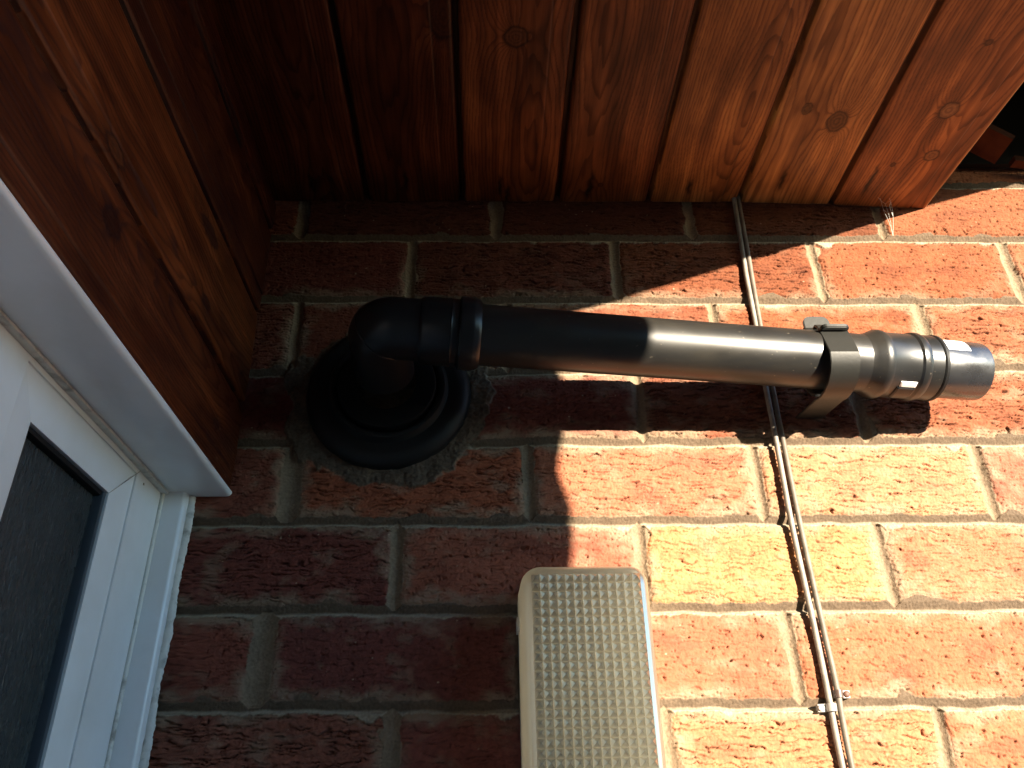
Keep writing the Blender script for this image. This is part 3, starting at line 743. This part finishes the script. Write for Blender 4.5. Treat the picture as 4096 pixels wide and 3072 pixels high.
# ------------------------------------------------------------------ cables and their clips
def build_cables():
    L = [(541.2, 60), (540.7, 51.7), (538.6, -29.5), (537.9, -48.3), (537.6, -105), (535.2, -165), (534.5, -225), (533.4, -309), (535.6, -391), (536.2, -445), (536, -494), (536, -800), (538, -2090)]
    R = [(545.6, 60), (545.2, 51.7), (543.6, -29.5), (543.0, -48.3), (541.9, -105), (541.6, -165), (541.2, -225), (540.9, -309), (542.2, -391), (543.2, -440), (542.4, -494), (542.4, -800), (544, -2090)]
    a = tube('cable', spline([(x, -4.6-1.0*math.sin(z/60), z) for x, z in L], 6), 2.35, M_cab1, None, (538, 0, -Z0), n=12)
    tag(a, 'pale grey cable, the shinier one of the pair running down the brick wall', 'cable', 'cables down the wall')
    b = tube('cable', spline([(x, -4.4-0.8*math.sin(z/75+1), z) for x, z in R], 6), 2.35, M_cab2, None, (544, 0, -Z0), n=12)
    tag(b, 'brownish grey cable, dull, just right of the pale one on the wall', 'cable', 'cables down the wall')
    def clip(x, z, side, mat, nailmat, label, w=5.6):
        t = thing('cable_clip', (x, 0, z), label, 'cable clip', 'cable clips')
        n = 14; vs = []; fs = []
        prof = []
        for k in range(n+1):
            a_ = math.pi*k/n
            prof.append((3.9*math.cos(a_)*side, -4.6-3.9*math.sin(a_)))
        prof = [(3.9*side*2.5, -1.0), (3.9*side*2.5, -3.4), (3.9*side, -4.0)]+prof+[(-3.9*side, -0.5)]
        inn = [(px*0.78 if abs(px) < 4.2 else px, py+1.0) for (px, py) in prof]
        inn[0] = (prof[0][0], 1.5); inn[1] = (prof[1][0], 1.4); inn[2] = (prof[2][0], 1.4)
        loop = prof+inn[::-1]; m = len(loop)
        va = [(x+p[0], p[1], z-w/2) for p in loop]; vb = [(x+p[0]+0.3, p[1], z+w/2) for p in loop]
        k = len(prof)
        f = [[i, (i+1) % m, m+(i+1) % m, m+i] for i in range(m)]
        for i in range(k-1):
            f.append([i, i+1, m-2-i, m-1-i]); f.append([m+i, m+i+1, 2*m-2-i, 2*m-1-i])
        shade_angle(pyobj('saddle', va+vb, f, mat, t), 40)
        lathe('nail', (x+3.9*side*1.85, -1.0, z), (0, -1, 0), [(0, 1.0), (2.2, 1.0), (2.2, 2.4), (3.6, 2.3), (4.1, 1.5), (4.2, 0.2)], nailmat, t, n=20)
    clip(536.2, -452.5, -1, M_clipw, M_steel, 'greyish white clip nailed over the pale cable, slightly lower than the brown one')
    clip(543.2, -443.0, 1, M_clipb, M_nail, 'brown clip with a rusty nail head over the dull cable')
build_cables()

# ------------------------------------------------------------------ bulkhead light
def build_light():
    t = thing('bulkhead_light', (346, 0, -490), 'oblong bulkhead wall light with a frosted diffuser of small pyramids', 'wall light')
    x0, x1, z0, z1 = 301.0, 398.0, -640.0, -356.0
    def outline(ins, r, k=8):
        a0, a1, b0, b1 = x0+ins, x1-ins, z0+ins, z1-ins; out = []
        for (cx, cz, s) in ((a1-r, b1-r, 0), (a0+r, b1-r, 1), (a0+r, b0+r, 2), (a1-r, b0+r, 3)):
            for i in range(k+1):
                a = math.pi/2*(s+i/k); out.append((cx+r*math.cos(a), cz+r*math.sin(a)))
        return out
    def loft(name, rings, mat, cap_end=True):
        vs = []; fs = []; n = len(rings[0][1])
        for d, o in rings: vs += [(p[0], -d, p[1]) for p in o]
        for i in range(len(rings)-1):
            for k in range(n): fs.append([i*n+k, i*n+(k+1) % n, (i+1)*n+(k+1) % n, (i+1)*n+k])
        fs.append(list(range(n)))
        if cap_end: fs.append([(len(rings)-1)*n+k for k in range(n)])
        return vs, fs
    mb = simple('grey_base', (0.5, 0.49, 0.45), 0.5)
    vs, fs = loft('base', [(-2, outline(0.5, 13)), (13, outline(0.5, 13)), (14, outline(1.5, 12.5))], mb)
    shade_angle(pyobj('base', vs, fs, mb, t), 40)
    md, n, l, b = mat_new('frosted_diffuser')
    b.inputs['Base Color'].default_value = (0.24, 0.23, 0.185, 1); b.inputs['Roughness'].default_value = 0.25; b.inputs['Specular IOR Level'].default_value = 0.6
    tr = n.new('ShaderNodeBsdfTranslucent'); tr.inputs[0].default_value = (0.93, 0.91, 0.80, 1)
    gl = n.new('ShaderNodeBsdfGlossy'); gl.inputs[0].default_value = (0.98, 0.93, 0.80, 1); gl.inputs['Roughness'].default_value = 0.24
    mx = n.new('ShaderNodeMixShader'); mx.inputs[0].default_value = 0.56
    mg = n.new('ShaderNodeMixShader'); mg.inputs[0].default_value = 0.33
    out = [q for q in n if q.type == 'OUTPUT_MATERIAL'][0]
    l.new(b.outputs[0], mx.inputs[1]); l.new(tr.outputs[0], mx.inputs[2]); l.new(mx.outputs[0], mg.inputs[1]); l.new(gl.outputs[0], mg.inputs[2]); l.new(mg.outputs[0], out.inputs[0])
    vs, fs = loft('diffuser', [(14.2, outline(0.2, 14)), (52, outline(1.0, 14)), (57, outline(1.9, 13.5)), (61, outline(3.6, 12.5)), (63.6, outline(6.0, 11)), (65, outline(9.0, 9))], md)
    nl = len(outline(9.0, 9)); ib = len(vs)-nl
    fs = fs[:-2]
    p = 6.15; xa = (x0+x1)/2-6.5*p; za = z1-9.5; nz = int((z1-9.5-(z0+12))/p)
    k = len(vs); nx = 13
    for j in range(nz+1):
        for i in range(nx+1): vs.append((xa+i*p, -65.0, za-j*p))
    for j in range(nz):
        for i in range(nx):
            a, b2, c2, d2 = k+j*(nx+1)+i, k+j*(nx+1)+i+1, k+(j+1)*(nx+1)+i+1, k+(j+1)*(nx+1)+i
            q = len(vs); vs.append((xa+(i+0.5)*p, -69.8, za-(j+0.5)*p))
            fs += [[a, b2, q], [b2, c2, q], [c2, d2, q], [d2, a, q]]
    bm = bmesh.new(); bv = [bm.verts.new(P(*v)) for v in vs]
    for f in fs: bm.faces.new([bv[i] for i in f])
    rim = [k+i for i in range(nx+1)]+[k+j*(nx+1)+nx for j in range(1, nz+1)]+[k+nz*(nx+1)+i for i in range(nx-1, -1, -1)]+[k+j*(nx+1) for j in range(nz-1, 0, -1)]
    def edge(a, b2):
        e = bm.edges.get((bv[a], bv[b2])); return e or bm.edges.new((bv[a], bv[b2]))
    es = [edge(rim[i], rim[(i+1) % len(rim)]) for i in range(len(rim))]+[edge(ib+i, ib+(i+1) % nl) for i in range(nl)]
    bmesh.ops.triangle_fill(bm, use_beauty=True, use_dissolve=False, edges=es)
    bmesh.ops.recalc_face_normals(bm, faces=bm.faces)
    me = bpy.data.meshes.new('diffuser'); bm.to_mesh(me); bm.free()
    o = link('diffuser', me, md, t); shade_angle(o, 24)
    for zc in (-398, -560): boxes('side_catch', [(299.4, 301.6, -30, -14.6, zc, zc+10)], mb, t, bevel=0.4)
    mtop = simple('lamp_tray', (0.82, 0.82, 0.78), 0.4)
    boxes('lamp_tray', [(310, 389, -22, -15, -630, -368)], mtop, t)
build_light()

# ------------------------------------------------------------------ cobweb hanging from the soffit
def build_web():
    pts = []
    bm = [([(693, -14, 46.5), (694, -12, 30), (697, -10, 16), (699, -6, 2)], 0.16), ([(703, -14, 46.0), (703.5, -12, 34), (702, -9, 18), (699, -6, 2)], 0.16), ([(690, -15, 47), (697, -13, 40), (706, -13, 45.5)], 0.14),
          ([(697, -13, 40), (699, -10, 24), (699, -6, 2)], 0.12), ([(694, -12, 32), (699, -11, 28), (703, -11, 33)], 0.10), ([(704, -13, 42), (701.5, -12, 36), (702.5, -11, 24)], 0.3)]
    vs = []; fs = []
    for path, r in bm:
        sp = spline(path, 6); n = 5
        for i, p in enumerate(sp):
            b0 = len(vs)
            for k in range(n):
                a = 2*math.pi*k/n; vs.append((p.x+r*math.cos(a), p.y+r*math.sin(a), p.z))
            if i:
                for k in range(n): fs.append([b0-n+k, b0-n+(k+1) % n, b0+(k+1) % n, b0+k])
    o = pyobj('cobweb', vs, fs, M_web, None, (699, -6, 2), smooth=True)
    tag(o, 'wisp of pale cobweb hanging from the soffit edge to the brickwork', 'cobweb')
build_web()

# ------------------------------------------------------------------ roof over the soffit, and an unseen wall added to shade the porch
def build_porch():
    t = thing('porch_roof', (400, -500, 115), 'dark underside of the roof beyond the open soffit edge', 'roof')
    boxes('deck', [(-200, 960, -1100, -1.0, 215, 260)], M_dark, t)
    boxes('fascia', [(942, 960, -1100, -1.0, 114.5, 214.7)], M_dark, t)
    boxes('gap_blackout', [(753, 941.5, -11, -4.2, 99, 214.7)], M_dark, t)  # dark sheet added to black out the wall in the roof gap
    def slip(x0, z0, x1, z1, y0, y1, th):
        d = Vector((x1-x0, 0, z1-z0)).normalized(); nn = Vector((-d.z, 0, d.x))
        if nn.z < 0: nn = -nn
        a = [(x0, z0), (x1, z1), (x1+nn.x*th, z1+nn.z*th), (x0+nn.x*th, z0+nn.z*th)]
        va = [(p[0], y0, p[1]) for p in a]; vb = [(p[0], y1, p[1]) for p in a]
        return va+vb, [[0, 1, 5, 4], [1, 2, 6, 5], [2, 3, 7, 6], [3, 0, 4, 7], [0, 3, 2, 1], [4, 5, 6, 7]]
    for k, a in enumerate([(764, 106, 808, 69, -75, -41, 7), (848, 92, 905, 84, -24, -13, 7)]):
        v, f = slip(*a); pyobj('tile_nib', v, f, M_tile, t)
    m, n, l, b = mat_new('shade_wall_brick')
    tc = n.new('ShaderNodeTexCoord'); br = n.new('ShaderNodeTexBrick'); mp = n.new('ShaderNodeMapping')
    mp.inputs['Rotation'].default_value = (math.radians(90), 0, 0)
    br.inputs['Scale'].default_value = 4.4; br.inputs['Color1'].default_value = (0.05, 0.03, 0.022, 1); br.inputs['Color2'].default_value = (0.04, 0.026, 0.02, 1); br.inputs['Mortar'].default_value = (0.06, 0.05, 0.045, 1)
    l.new(tc.outputs['Object'], mp.inputs[0]); l.new(mp.outputs[0], br.inputs['Vector']); l.new(br.outputs[0], b.inputs['Base Color']); b.inputs['Roughness'].default_value = 0.9
    # added wall: its free end is shaped to cast the uneven shadow edge
    yf = -850.0; dz = 0.207*850; dx = 0.65*850
    prof = [(-2099, 6), (-350, 6), (-343, 0), (-318, 3), (-300, 4), (-284, 2), (-270, -3), (-256, -7), (-240, -5), (-228, 0), (-150, 1), (115.9-dz, 0)]
    pl = [(347+dx+o, max(-2099, min(115.5, z+(dz if z > -2000 else 0)))) for z, o in prof]
    loop = [(290, -2099)]+pl+[(-200, 115.5), (-200, -330), (290, -330)]
    k = len(loop)
    va = [(p[0], yf-120, p[1]) for p in loop]; vb = [(p[0], yf, p[1]) for p in loop]
    o = pyobj('shade_wall', va+vb, [[i, (i+1) % k, k+(i+1) % k, k+i] for i in range(k)]+[list(range(k)), list(range(k, 2*k))[::-1]], m, None, (300, -900, -Z0))
    tag(o, 'unseen brick wall added behind the viewer, its ragged end shaped to shade the back wall', 'wall')
build_porch()

# ------------------------------------------------------------------ unseen fence added behind the viewer to keep low sun off the wall
def build_shade_fence():
    mf = simple('shade_fence_timber', (0.07, 0.045, 0.03), 0.8)
    f = thing('shade_fence', (1500, -2500, -Z0), 'unseen fence added to shade the lower wall and cut bounced light', 'fence')
    boxes('shade_fence_panel', [(-600, 6500, -2540, -2500, -Z0+2, -70)], mf, f)
build_shade_fence()
